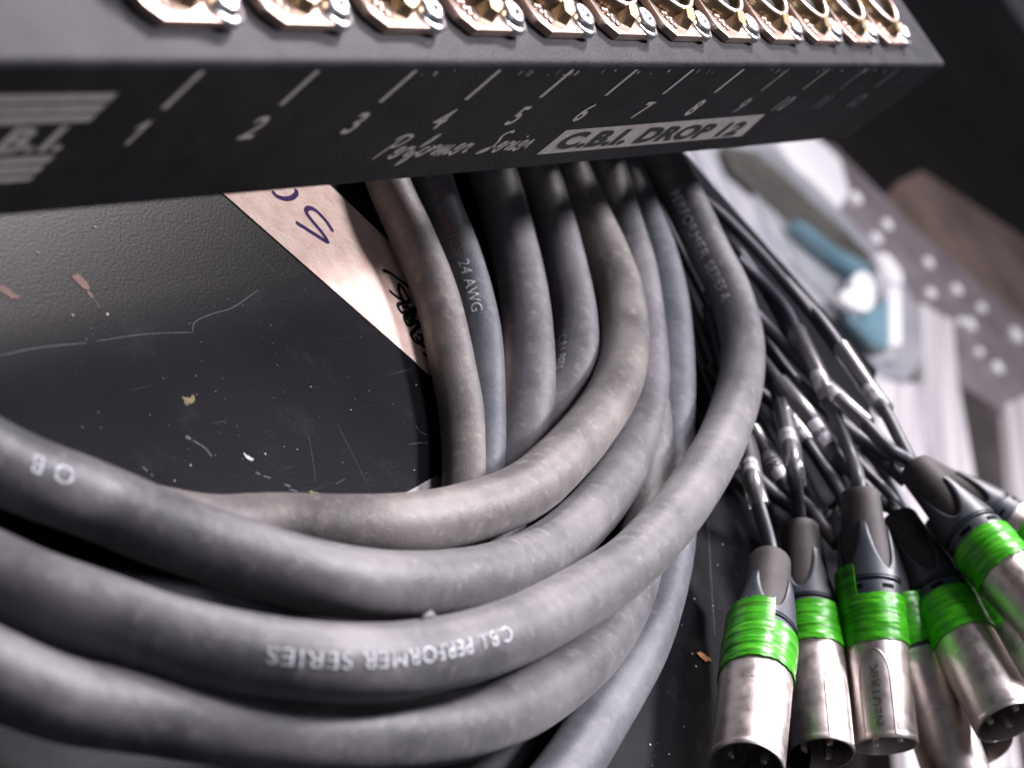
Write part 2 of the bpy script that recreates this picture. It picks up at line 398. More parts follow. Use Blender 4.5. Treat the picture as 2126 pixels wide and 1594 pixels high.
def px_stroke(pts, w, z=.12, n=8): return stroke([(P(x, y, 0).x, P(x, y, 0).y) for x, y in pts], w, z, n)
def jag(pts, amt, seed, sub=4):
    r_ = random.Random(seed); out = []
    for (a, b) in zip(pts, pts[1:] + pts[:1]):
        for k in range(sub):
            f = k / sub; out.append((a[0] + (b[0]-a[0])*f + r_.uniform(-amt, amt), a[1] + (b[1]-a[1])*f + r_.uniform(-amt, amt)))
    return out
def px_patch(name, pts, mat, parent, z0=-.05, z1=.12, jit=0, seed=1, sub=4):
    if jit: pts = jag(pts, jit, seed, sub)
    w = [(P(x, y, 0).x, P(x, y, 0).y) for x, y in pts]
    return MB().prism(w, z0, z1).build(name, mat, parent, smooth=False)
# scuffs and chips that belong to the lid
px_patch('paint_chip', [(148, 573), (162, 570), (182, 590), (186, 603), (172, 598), (158, 588)], M['chip'], case, jit=2, seed=3)
px_patch('paint_chip', [(-14, 592), (6, 594), (36, 612), (42, 622), (22, 620), (0, 606)], M['chip'], case, jit=2, seed=4)
px_patch('paint_chip', [(378, 822), (392, 826), (404, 818), (402, 836), (386, 840), (380, 832)], M['chip_y'], case, jit=2, seed=5)
px_patch('paint_chip', [(640, 1018), (662, 1022), (674, 1036), (658, 1038), (646, 1030)], M['chip_y'], case, jit=1.5, seed=6)
px_patch('paint_chip', [(505, 941), (514, 946), (526, 952), (524, 957), (512, 953)], M['dust'], case, jit=1.2, seed=7)
def scratch(pts, w, mat='chip_w'):
    vs, fs = px_stroke(pts, w, .06); mesh('scratch', vs, fs, M[mat], case, smooth=False)
scratch([(182, 604), (192, 618)], 1.0, 'chip'); scratch([(196, 622), (206, 638)], .6)
scratch([(0, 738), (80, 722), (180, 712)], .22); scratch([(196, 709), (300, 694), (400, 690)], .16)
scratch([(400, 690), (402, 672), (440, 652), (480, 640), (535, 603)], .16)
scratch([(310, 457), (380, 462), (450, 480), (520, 520), (572, 566)], .12)
scratch([(385, 906), (396, 911)], 1.0); scratch([(400, 914), (425, 930), (440, 948)], .5)
scratch([(668, 1036), (690, 1042), (712, 1049)], 1.0)
scratch([(530, 980), (540, 985)], .6); scratch([(546, 988), (562, 992)], .4)
scratch([(590, 1005), (603, 1010)], .6); scratch([(600, 1016), (618, 1020)], .4)
scratch([(862, 882), (872, 896), (890, 904)], .16); scratch([(848, 922), (866, 920), (892, 919)], .12)
scratch([(295, 968), (306, 978)], .5); scratch([(312, 984), (318, 988)], .4)
scratch([(640, 900), (650, 960), (655, 1000)], .10); scratch([(696, 1005), (716, 994)], .14)
scratch([(250, 460), (252, 520)], .1); scratch([(470, 440), (468, 500)], .1); scratch([(700, 880), (760, 1000)], .1)
scratch([(1470, 1080), (1476, 1200), (1484, 1320)], .2); scratch([(1420, 1450), (1440, 1480), (1465, 1540)], .15)
# loose crumbs and dust
bm = MB(); r_ = random.Random(11)
spots = [(78, 525, 1.3), (197, 472, 1.6), (150, 655, 1.5), (222, 653, 1.3), (550, 942, .9), (395, 966, .9), (362, 998, 1.0), (548, 1033, .7), (728, 851, .6), (864, 799, .6), (860, 976, .6), (617, 933, .6), (645, 803, .5),
         (1441, 1243, 1.4), (1480, 1257, .9), (1444, 1382, 1.3), (1437, 1357, 1.2), (1420, 1508, 1.0), (1449, 1505, .9), (1350, 1545, 1.1), (1389, 1565, .9), (1460, 1514, .8), (1490, 1172, .8), (1500, 1130, .9), (1620, 1030, .8), (1460, 925, .7), (1680, 1000, .8), (1545, 1020, .6)]
for _ in range(150):
    spots.append((r_.uniform(0, 900), r_.uniform(450, 1040), r_.uniform(.15, .4)))
for _ in range(80):
    spots.append((r_.uniform(1330, 1800), r_.uniform(1050, 1594), r_.uniform(.15, .45)))
for x, y, s_ in spots:
    c = P(x, y, 0); s_ *= .42; n_ = 5; a0 = r_.uniform(0, 6)
    bm.prism([(c.x + s_ * r_.uniform(.4, 1) * math.cos(a0 + k * 1.256), c.y + s_ * r_.uniform(.3, .9) * math.sin(a0 + k * 1.256)) for k in range(n_)], .02, .02 + s_ * .25)
tag(bm.build('dust', M['dust'], smooth=False), 'pale specks of dust and crumbs scattered on the black lid', 'dust', kind='stuff')
fk = px_patch('wood_flake', [(1444, 1356), (1452, 1354), (1462, 1361), (1472, 1366), (1475, 1373), (1462, 1374), (1455, 1367)], M['flake'], None, .1, .5, jit=1, seed=9)
tag(fk, 'small orange flake lying on the black lid left of the plugs', 'flake')

# masking tape with handwriting
strip = thing('paper_tape', 'cream paper tape with purple and black handwriting stuck on the lid', 'tape', P(640, 520, 0))
L0, L1 = P(470, 410), P(922, 806); R0, R1 = P(690, 392), P(817, 512)
dl = (L1 - L0).normalized(); dr = (R1 - R0).normalized()
A = L0 - dl * 60; Bq = L0 + dl * ((L1 - L0).length + 12); Cq = R1 + dr * 60; Dq = R0 - dr * 60
w = [(A.x, A.y), (L0.x, L0.y), (Bq.x, Bq.y), (Cq.x, Cq.y), (R1.x, R1.y), (R0.x, R0.y), (Dq.x, Dq.y)]
MB().prism(w, .02, .30).build('tape_strip', M['paper'], strip, smooth=False)
def writing(name, strokes, w_, mat):
    b_ = MB()
    for k, st in enumerate(strokes):
        vs, fs = px_stroke(st, w_, .34 + .01 * k, 8); b_.add(vs, fs)
    return b_.build(name, mat, strip, smooth=False)
writing('handwriting', [[(612, 463), (630, 474), (652, 488), (678, 503), (668, 486), (648, 462), (634, 442), (638, 434), (650, 436), (664, 448), (678, 464), (690, 483)],
                        [(563, 398), (572, 408), (588, 414), (604, 412), (614, 402), (612, 394)]], 1.5, M['purple'])
writing('handwriting', [[(792, 563), (806, 567), (824, 580), (838, 590), (856, 603)], [(806, 604), (820, 616), (832, 622), (826, 604), (828, 592), (838, 606), (848, 626), (836, 630), (824, 636), (832, 650), (850, 646), (862, 640), (850, 656), (838, 660), (844, 676), (862, 670), (874, 672), (862, 684), (852, 698), (862, 712), (876, 708), (878, 700), (864, 696)],
                        [(828, 612), (838, 628), (848, 644), (856, 662), (866, 676)], [(860, 700), (872, 716), (888, 724), (902, 734)], [(876, 734), (890, 744), (906, 752)], [(834, 640), (846, 640), (858, 652), (848, 668), (838, 652)]], 1.2, M['marker'])
gt = px_patch('grey_tape_scrap', [(780, 1056), (925, 977), (932, 1006), (936, 1060), (860, 1080)], M['greytape'], None, .02, .3, jit=1, seed=2)
tag(gt, 'grey tape corner on the lid just above the top cable loop', 'tape')
bt = px_patch('black_tape_strip', [(890, 770), (921, 790), (934, 1000), (906, 992)], mottled('matt_black_tape', (.006, .006, .008), (.012, .012, .014), 60, .8, spec=.15), None, .02, .3, jit=.6, seed=5)
tag(bt, 'matt black tape strip on the lid left of the brownish narrow cable', 'tape')

# ================================================================== FAR HARDWARE (out of focus), standing lower than the lid
HB = -420.0
def bgp(name, pts, mat, parent, z0=-4, z1=0, smooth=False, bev=0, rnd_=False):
    """outline on the lower plane, given thickness"""
    z0 *= 1.6; z1 *= 1.6
    w = [(P(x, y, HB + z1).x, P(x, y, HB + z1).y) for x, y in pts]
    if rnd_:
        ww = catmull([Vector((a, b_, 0)) for a, b_ in w + w[:1]], 6)[:-1]; w = [(v.x, v.y) for v in ww]
    o = MB().prism(w, HB + z0, HB + z1).build(name, mat, parent, smooth=smooth)
    if bev: bevel(o, bev)
    return o
bc = thing('metal_trimmed_case', 'out of focus case with riveted aluminium edging beyond the cables', 'flight case', P(1900, 700, HB))
bgp('brown_panel', [(1830, 415), (1870, 372), (1915, 350), (1990, 400), (2140, 500), (2300, 640), (2300, 900), (2140, 900)], M['brown'], bc, -60, -14, bev=6)
bgp('side_panel', [(1985, 640), (2060, 700), (2300, 860), (2300, 1700), (1900, 1700), (1900, 800)], M['darkbrown'], bc, -40, -6)
bgp('rivet_plate', [(1640, 280), (1730, 300), (1800, 370), (1900, 470), (2010, 570), (2300, 800), (2300, 960), (2126, 880), (2000, 800), (1960, 690), (1860, 610), (1780, 500), (1700, 420)], M['mauve'], bc, -8, 0, bev=2)
bgp('bright_edging', [(1585, 250), (1690, 280), (1745, 330), (1765, 400), (1740, 440), (1640, 330)], M['rivet'], bc, -8, 3, bev=2)
bgp('near_edging', [(1380, 250), (1470, 290), (1560, 400), (1680, 510), (1760, 600), (1800, 680), (1830, 750), (1780, 740), (1640, 600), (1500, 440), (1400, 330)], M['alu'], bc, -20, 1, bev=2)
dish = thing('recessed_latch', 'blurred recessed steel latch dish with a blue reflection painted on its handle in the aluminium edge', 'latch', P(1720, 560, HB))
bgp('dish_rim', [(1440, 290), (1560, 270), (1680, 370), (1790, 480), (1870, 570), (1905, 640), (1920, 740), (1890, 790), (1840, 780), (1800, 740), (1700, 640), (1600, 540), (1520, 440)], M['alu_soft'], dish, 1.5, 8, bev=3)
bgp('dish_floor', [(1520, 300), (1600, 310), (1760, 470), (1850, 570), (1870, 640), (1868, 715), (1830, 715), (1740, 640), (1640, 540), (1580, 430)], M['steel'], dish, 8, 12, bev=2)
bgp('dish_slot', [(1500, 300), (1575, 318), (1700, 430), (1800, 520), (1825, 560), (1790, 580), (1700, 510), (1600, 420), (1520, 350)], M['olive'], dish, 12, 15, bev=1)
bgp('latch_handle', [(1650, 455), (1672, 460), (1740, 512), (1800, 544), (1816, 566), (1806, 578), (1778, 562), (1705, 506)], M['cyan'], dish, 15, 24, bev=3)  # the cyan is a painted reflection on the metal handle
bgp('latch_plate', [(1745, 625), (1780, 630), (1790, 575), (1815, 575), (1815, 640), (1850, 610), (1852, 720), (1822, 716), (1775, 670)], M['cyan'], dish, 15, 22, bev=3)  # blue glow in the dish, painted as this plate's colour
bgp('heart_highlight', [(1750, 603), (1772, 600), (1775, 572), (1800, 568), (1812, 590), (1808, 640), (1785, 642), (1752, 622)], M['rivet'], dish, 22.5, 28, rnd_=True)  # heart-shaped white highlight in the dish, built as a solid
bgp('upper_highlight', [(1826, 525), (1846, 530), (1872, 565), (1868, 592), (1850, 580)], M['rivet'], dish, 12.5, 17, rnd_=True)  # small white highlight beside the slot, modelled in white
bgp('side_highlight', [(1849, 590), (1872, 600), (1874, 715), (1852, 718)], M['rivet'], dish, 15.5, 24, bev=2)  # upright white highlight at the dish's side, modelled in white
bgp('brushed_strip', [(1915, 628), (1950, 650), (1980, 665), (1992, 800), (2010, 900), (2040, 1080), (2120, 1600), (2060, 1600), (1945, 1010), (1930, 900)], M['alu_white'], bc, -6, 4, bev=2)
bgp('brushed_strip', [(1815, 770), (1850, 775), (1870, 790), (1912, 795), (1925, 1000), (1960, 1200), (2040, 1700), (1900, 1700), (1830, 1020)], M['alu_white'], bc, -6, 4, bev=2)
bgp('brushed_strip', [(1912, 795), (1935, 790), (1950, 1000), (1980, 1200), (2050, 1600), (2010, 1600), (1925, 1010)], M['alu_soft'], bc, -6, 2)
bgp('brushed_strip', [(2094, 835), (2140, 815), (2240, 800), (2300, 1200), (2150, 1200), (2110, 1000)], M['alu_white'], bc, -6, 4, bev=2)
bgp('paint_mark', [(2035, 795), (2060, 790), (2082, 820), (2070, 840), (2045, 830)], M['orange'], bc, -5.5, -3, rnd_=True)
bgp('paint_mark', [(2090, 870), (2100, 880), (2106, 920), (2096, 910)], M['orange'], bc, -5.5, -3, rnd_=True)
for x, y, s_ in [(1783, 408, 1.1), (1847, 463, 1.0), (1825, 492, 1.0), (1933, 542, 1.0), (1938, 606, .95), (1992, 598, 1.05), (2043, 636, .9), (2020, 670, 1.1), (2000, 664, .7), (2116, 692, 1.5), (2038, 728, .7), (2077, 760, 1.1), (1826, 728, .95), (1850, 733, .6)]:
    zt = 19.5 if x in (1826, 1850) else 7
    c = P(x, y, HB + zt); rr = 8.0 * s_
    MB().lathe([(rr, HB - 1), (rr, HB + zt - 2), (rr * .8, HB + zt), (rr * .4, HB + zt + 1)], 20, off=(c.x, c.y)).build('rivet', M['rivet'], dish if zt > 12 else bc)
# ================================================================== STAGE BOX
YB, ZB, ZT = 121.8, 55.0, 99.0; X0, X1 = 60.0, 690.0; YD = 46.0
def tickx(i): return 267.4 + 34.05 * (i - 1)
sb = thing('stage_box', 'long black metal stage box with numbered socket row above the cable coil', 'stage box', (375, YB + YD / 2, ZB))
o = MB().box((X0, YB, ZB), (X1, YB + YD, ZT)).build('enclosure', M['box'], sb, smooth=False); bevel(o, 1.6, 4)
YF = YB - .06
def face_fn(x, z): return lambda a, b_: Vector((x + a, YF, z + b_))
for i in range(1, 13):
    x = tickx(i)
    MB().add([(x - .8, YF, 86.4), (x + .8, YF, 86.4), (x + .8, YF, 96.9), (x - .8, YF, 96.9)], [(0, 1, 2, 3)]).build('tick_mark', M['print' if i < 9 else 'print_mid' if i < 11 else 'print_worn'], sb, smooth=False)
    t = str(i)
    if i == 1:
        MB().add([(x - .5, YF, 76.0), (x + .6, YF, 76.0), (x + .6, YF, 82.9), (x - .4, YF, 82.9), (x - 2.0, YF, 81.3), (x - 2.0, YF, 80.3), (x - .5, YF, 81.3)], [(0, 1, 2, 3, 6), (3, 4, 5, 6)]).build('number', M['print'], sb, smooth=False); continue
    text_map('number', t, face_fn(x - .2, 76.0), M['print' if i < 9 else 'print_mid' if i < 11 else 'print_worn'], sb, 9.9, center=True, bold=.02)
# logo at the left: two blocks of three stripes with lettering between
for k, z in enumerate((90.0, 87.1, 84.4, 72.9, 70.1, 67.5)):
    zz = 1.15 if k != 5 else .9
    MB().add([(90, YF, z - zz * .9), (251.3, YF, z - zz * .9), (251.3, YF, z + zz), (90, YF, z + zz)], [(0, 1, 2, 3)]).build('logo_stripe', M['print'], sb, smooth=False)
text_map('logo_lettering', 'C.B.I.', face_fn(222.5, 75.6), M['print'], sb, 9.4, width=28.5, bold=.035)
# label plate printed in grey with black lettering
MB().add([(439.3, YF, 61.6), (572.6, YF, 62.6), (568.6, YF, 74.1), (439.3, YF, 72.0)], [(0, 1, 2, 3)]).build('label_panel', M['print'], sb, smooth=False)
YF -= .06
text_map('label_lettering', 'C.B.I. DROP 12', face_fn(444, 64.0), M['inkblack'], sb, 9.2, width=120, bold=.055)
YF += .06
# cursive lettering, drawn as pen strokes
GL = {'P': [[(.15, 0), (.35, 1.0)], [(.05, .85), (.3, 1.05), (.75, .95), (.6, .6), (.28, .5)]], 'e': [[(0, .2), (.3, .3), (.32, .48), (.15, .45), (.08, .15), (.25, 0), (.5, .2)]],
      'r': [[(0, .2), (.18, .5), (.22, .42), (.4, .44), (.36, .1), (.55, .12)]], 'f': [[(0, .2), (.35, .7), (.38, 1.0), (.25, .9), (.1, -.35), (.25, -.2), (.3, .15), (.5, .2)]],
      'o': [[(.3, .48), (.08, .35), (.12, .05), (.35, .1), (.4, .4), (.25, .48), (.55, .4)]], 'm': [[(0, .1), (.12, .48), (.16, 0), (.32, .46), (.38, 0), (.55, .46), (.6, .05), (.8, .15)]],
      'S': [[(.7, .95), (.5, 1.05), (.25, .85), (.5, .5), (.45, .1), (.05, 0), (.3, .2), (.75, .3)]], 'i': [[(0, .2), (.15, .48), (.16, .05), (.35, .15)], [(.24, .68), (.27, .74)]],
      's': [[(0, .1), (.22, .5), (.3, .1), (.1, .02), (.45, .12)]]}
ADV = {'P': .78, 'e': .46, 'r': .5, 'f': .46, 'o': .5, 'm': .78, 'S': .8, 'i': .32, 's': .42}
def cursive(word, x, z, h, dz):
    b_ = MB(); cx_ = 0
    for ch in word:
        for st in GL[ch]:
            vs, fs = stroke([((cx_ + a + .18 * b2) * h, b2 * h) for a, b2 in st], .95, 0, 6)
            b_.add([(x + v[0], YF, z + v[1] + dz * v[0]) for v in vs], fs)
        cx_ += ADV[ch]
    b_.build('cursive_lettering', M['print'], sb, smooth=False)
cursive('Performer', 357.5, 65.3, 8.2, -.012)
cursive('Series', 404.5, 64.6, 8.0, -.0)
# worn edge: tiny bare nicks along the top front edge
nk = MB(); r_ = random.Random(4)
for _ in range(46):
    x = r_.uniform(330, 640); w_ = r_.uniform(.15, .7)
    nk.box((x, YB - .03, ZT - 3.4 + r_.uniform(-1.2, 1.2)), (x + w_, YB + .2, ZT - 3.2 + r_.uniform(-.8, 1.2)))
nk.build('worn_nicks', M['print'], sb, smooth=False)
# --- panel sockets (built once, copied along the box)
def make_socket():
    fr = Matrix.Translation((tickx(1), YB + 6.9 + 15.5, ZT))
    a, h = 12.2, 15.5
    pts = []
    def arc(cx_, cy_, r0, a0, a1, n=6):
        for k in range(n + 1):
            t = math.radians(a0 + (a1 - a0) * k / n); pts.append((cx_ + r0 * math.cos(t), cy_ + r0 * math.sin(t)))
    # front-left corner is cut away, the others are rounded
    pts += [(-8.6, -h)]; arc(a - 2, -h + 2, 2, -90, 0); arc(a - 4, h - 4, 4, 0, 90); arc(-a + 2, h - 2, 2, 90, 180); pts += [(-a - .4, -h + 6.5), (-a + .3, -h + 3.2)]
    pl = MB().prism(pts, .02, 2.4).build('panel_socket', M['brass'], sb, smooth=False, frame=fr); bevel(pl, .45, 3)
    pr = [(11.6, 2.3), (11.6, 4.6), (11.2, 5.4), (10.5, 5.6), (9.9, 5.3), (9.7, 4.8), (9.6, 2.5), (9.5, 1.0)]
    ring = MB().lathe(pr, 56, close=False, off=(-.8, 1.8)).build('collar', M['bronze'], pl, frame=fr)
    rim = MB().lathe([(11.3, 5.45), (10.9, 5.95), (10.3, 5.95), (9.9, 5.4)], 56, close=False, off=(-.8, 1.8)).build('collar_rim', M['brass'], pl, frame=fr)
    ins = MB().lathe([(9.5, 2.45), (8.9, 3.0), (0.01, 3.0)], 40, close=False, off=(-.8, 1.8))
    ins.build('socket_insert', M['dark'], pl, frame=fr)
    hol = MB()
    for k in range(3):
        an = math.radians(90 + 120 * k); hol.lathe([(1.7, 3.0), (1.7, 3.35), (1.1, 3.35), (1.0, 3.05)], 16, close=True, off=(-.8 + 4.2 * math.cos(an), 1.8 + 4.2 * math.sin(an)))
    hol.build('contact_holes', M['inkblack'], pl, frame=fr)
    # latch nose: small wedge in front of the ring
    MB().add([(-3.4, -9.3, 2.38), (2.4, -9.3, 2.38), (3.2, -12.2, 2.38), (-.2, -13.6, 2.38), (-3.4, -12.4, 2.38), (-2.6, -9.3, 6.2), (1.8, -9.3, 6.2), (2.2, -11.6, 5.2), (-.2, -12.6, 4.8), (-2.6, -11.6, 5.2)],
             [(5, 6, 7, 8, 9), (0, 1, 6, 5), (1, 2, 7, 6), (2, 3, 8, 7), (3, 4, 9, 8), (4, 0, 5, 9)]).build('latch_nose', M['bronze'], pl, smooth=False, frame=fr)
    for nm, sx, sy in (('screw', 9.3, -11.3), ('screw', -8.6, 12.0)):
        sc = MB().lathe([(3.6, 2.38), (3.6, 2.9), (3.5, 3.6), (2.9, 4.3), (1.7, 4.6), (1.2, 4.4), (.9, 3.9), (.02, 3.8)], 26, close=False, off=(sx, sy))
        sc.build(nm, M['chrome'], pl, frame=fr)
        wa = MB().lathe([(4.5, 1.0), (4.5, 2.7), (3.4, 2.9)], 26, close=False, off=(sx + .4, sy - .5))
        wa.build('washer', M['chrome'], pl, frame=fr)
    # embossed dots and ridges of the push mark
    em = MB()
    for k, (ex, ey) in enumerate([(-9.6, -8.2), (-8.9, -9.8), (-8.0, -11.2), (-6.9, -12.4), (-8.2, -8.4), (-7.2, -10.0)]):
        em.lathe([(.85, 2.35), (.8, 2.75), (.45, 2.95), (.02, 2.98)], 12, close=False, off=(ex, ey))
    em.build('embossed_mark', M['brass'], pl, frame=fr)
    return pl
sock = make_socket()
def kids(o): return [c for c in bpy.data.objects if c.parent == o]
def copy_part(o, parent, dx):
    c = o.copy(); COL.objects.link(c); c.parent = parent
    if dx: c.location = Vector(c.location) + Vector((dx * MM, 0, 0))
    for ch in kids(o): copy_part(ch, c, 0)
    return c
for i in range(2, 13): copy_part(sock, sb, 34.05 * (i - 1))

# ================================================================== THICK CABLES
def cpts(l): return [P(x, y, h) for x, y, h in l]
RC = 7.25
CABLES = {}
def cable(key, pts, r, mat, label, pre=(), post=(), seed=0):
    pth = Path(list(pre) + cpts(pts) + list(post)); CABLES[key] = (pth, r)
    t = thing('multicore_cable', label, 'cable', pth.p[len(pth.p)//2] - Vector((0, 0, r)), 'thick multicore cables coiled on the lid')
    vs, fs = tube_data(pth, r, 40, wob=.03, seed=seed)
    mesh('jacket', vs, fs, M[mat], t)
    return t
def V(x, y, z): return Vector((x, y, z))
def pathtext(t, key, txt, px, theta, size, mat='cprint', width=None, end=None, bold=0):
    pth, r = CABLES[key]; s0 = pth.near(*px)
    if end: width = pth.near(*end) - s0
    def fn(a, b_):
        p, tt, n, b3 = pth.at(s0 + a)
        th = theta - (b_ - size * .35) / r
        # letters stand with their tops towards -b (right of travel as seen from the camera)
        rr = r * 1.018 + .06
        return p + (n * math.cos(th) + b3 * math.sin(th)) * rr
    return text_map('printed_text', txt, fn, M[mat], t, size, width=width, bold=bold)
tA = cable('A', [(780, 300, 8), (812, 395, 8), (862, 504, 7.5), (906, 613, 7), (942, 767, 6.3), (962, 877, 6), (967, 987, 6), (962, 1080, 6), (930, 1180, 6)], 6.1, 'cable_brown',
           'narrow brownish cable, leftmost of those dropping from under the box', pre=[V(520, 230, 12), V(480, 200, 8)], seed=1)
tB_ = cable('B', [(880, 300, 8), (915, 420, 8), (955, 520, 8), (985, 620, 8), (1003, 714, 8), (1006, 830, 7.5), (1003, 960, 7.5), (990, 1060, 7), (960, 1160, 7)], 5.6, 'cable_blue',
           'dark cable with reddish lettering ending in 24 AWG beside the leftmost brownish cable', pre=[V(560, 235, 14), V(520, 205, 10)], seed=2)
tC = cable('C', [(1005, 300, 7.3), (1040, 413, 7.3), (1070, 526, 7.3), (1092, 640, 7.3), (1100, 752, 7.3), (1092, 865, 7.3), (1075, 960, 7.3), (1040, 1060, 7.3), (980, 1170, 7.3)], RC, 'cable',
           'third thick cable from the left under the box, plain grey with no print', pre=[V(580, 240, 36), V(545, 205, 16)], seed=3)
tD = cable('D', [(1100, 300, 7.3), (1142, 430, 7.3), (1174, 550, 7.3), (1196, 657, 7.3), (1194, 752, 7.3), (1160, 850, 7.3), (1115, 940, 7.3), (1050, 1030, 7.3), (960, 1120, 7.3)], 6.5, 'cable',
           'thick grey cable with faint edge print, behind the bright looping cable', pre=[V(600, 245, 20), V(575, 205, 10)], seed=4)
tE = cable('E', [(1160, 300, 10), (1208, 420, 10), (1252, 511, 10), (1286, 601, 11), (1298, 699, 13), (1284, 790, 17), (1236, 873, 21), (1170, 950, 23.5), (1090, 1020, 24.5), (960, 1068, 24.5), (830, 1092, 23), (700, 1096, 18), (570, 1092, 12), (440, 1098, 8), (300, 1075, 7.5), (150, 1025, 7.5), (0, 965, 7.5), (-200, 900, 7.5)], RC, 'cable_brown',
           'brown scuffed cable forming the topmost innermost loop around the empty lid', pre=[V(615, 245, 46), V(592, 205, 26)], seed=5)
tH = cable('H', [(1250, 330, 7.3), (1282, 440, 7.3), (1318, 560, 7.3), (1336, 700, 7.3), (1340, 800, 7.3), (1326, 890, 8), (1290, 975, 10), (1230, 1060, 14), (1130, 1148, 20), (1020, 1195, 25), (900, 1212, 28), (760, 1212, 30), (620, 1188, 30), (480, 1145, 27), (340, 1098, 24), (200, 1040, 21), (90, 1000, 22), (0, 962, 22), (-120, 892, 22), (-300, 760, 20)], RC, 'cable',
           'second thick cable loop from the top, just below the brown loop', pre=[V(640, 245, 14), V(618, 210, 8)], seed=6)
tF = cable('F', [(1285, 330, 7.3), (1334, 450, 7.3), (1372, 563, 7.3), (1392, 690, 7.3), (1395, 800, 7.3), (1392, 900, 7.3), (1394, 1010, 7.3), (1392, 1120, 7.3), (1370, 1230, 7.3), (1332, 1340, 8), (1266, 1460, 9), (1190, 1580, 10), (1100, 1700, 10)], RC, 'cable_blue',
           'bluish cable running almost straight down and leaving at the bottom edge', pre=[V(665, 245, 28), V(640, 205, 10)], seed=7)
tI = cable('I', [(1334, 800, 5), (1344, 870, 6.5), (1346, 960, 7.3), (1338, 1060, 7.3), (1322, 1170, 7.6), (1285, 1275, 11), (1205, 1378, 16), (1090, 1462, 21), (950, 1508, 26), (800, 1525, 28), (620, 1522, 28), (430, 1500, 26), (280, 1476, 24), (140, 1455, 22), (0, 1402, 22), (-150, 1326, 20), (-350, 1200, 16)], RC, 'cable',
           'fourth thick cable loop, lowest one sweeping across the bottom left', seed=8)
tG = cable('G', [(1310, 230, 18), (1368, 319, 18), (1425, 424, 18), (1474, 526, 18), (1512, 601, 18), (1540, 699, 18), (1540, 780, 19), (1520, 860, 21), (1484, 945, 24), (1430, 1030, 27), (1370, 1105, 30), (1294, 1180, 33), (1171, 1258, 37), (1040, 1322, 41), (894, 1360, 42), (760, 1374, 42), (620, 1370, 40), (467, 1348, 36), (327, 1314, 32), (200, 1270, 28), (90, 1232, 25), (0, 1194, 22), (-140, 1122, 18), (-330, 980, 14)], RC, 'cable',
           'outermost thick cable with long white capital lettering, crossing over all the others', pre=[V(735, 262, 30), V(720, 215, 22)], seed=9)
cable('R1', [(0, 0, 0)][:0], RC, 'cable_blue', 'added dark cable turn blocking light under the stage box, upper one', pre=[V(512, 182, 46), V(530, 165, 46.5), V(570, 157, 46.5), V(630, 157, 46.5), V(672, 166, 42), V(690, 190, 30)], seed=12)  # unseen turn, added to block lamp light coming under the box
cable('R2', [(0, 0, 0)][:0], RC, 'cable_blue', 'added dark cable turn blocking light under the stage box, lower one', pre=[V(512, 186, 34), V(532, 171, 32), V(570, 166, 32), V(625, 166, 32), V(665, 176, 28), V(680, 200, 14)], seed=13)  # second added turn, out of view, keeping the gap below the box dark
pathtext(tG, 'G', 'PERFORMER SERIES A.', (1424, 408), .25, 5.0, end=(1508, 655))
pathtext(tG, 'G', 'C.B.I. PERFORMER SERIES', (1004, 1342), .05, 4.3, end=(520, 1345))
pathtext(tB_, 'B', 'MER SERIES', (872, 378), .05, 4.4, mat='cprintred', end=(950, 552))
pathtext(tB_, 'B', '24 AWG', (958, 568), .0, 4.4, end=(1000, 672))
pathtext(tD, 'D', 'C.B.I. PERF', (1190, 725), .75, 4.4)
pathtext(tH, 'H', 'O B', (108, 975), .35, 4.8)
pth_, r_c = CABLES['G']; s_ = pth_.near(878, 1290)
p_, t_, n_, b_n = pth_.at(s_); th_ = -1.32; d_ = n_ * math.cos(th_) + b_n * math.sin(th_)
if (R.transposed() @ d_).y > 0: d_ = n_ * math.cos(-th_) + b_n * math.sin(-th_)
bq = MB()
for k, (o1, hgt, wd) in enumerate([(-2.2, .5, 1.0), (-.6, 1.5, 1.1), (.9, 1.0, .9), (2.4, .35, .8)]):
    c_ = p_ + t_ * o1 + d_ * (r_c - .5); bq.v += [c_ - n_ * wd * .5, c_ + n_ * wd * .5, c_ + n_ * wd * .3 + d_ * (hgt + .5), c_ - n_ * wd * .3 + d_ * (hgt + .5)]
    if k: a_ = 4 * (k - 1); bq.f += [(a_ + j, a_ + (j + 1) % 4, a_ + 4 + (j + 1) % 4, a_ + 4 + j) for j in range(4)]
bq.f += [(0, 1, 2, 3), (12, 15, 14, 13)]
bq.build('torn_flap', M['cable'], tG)
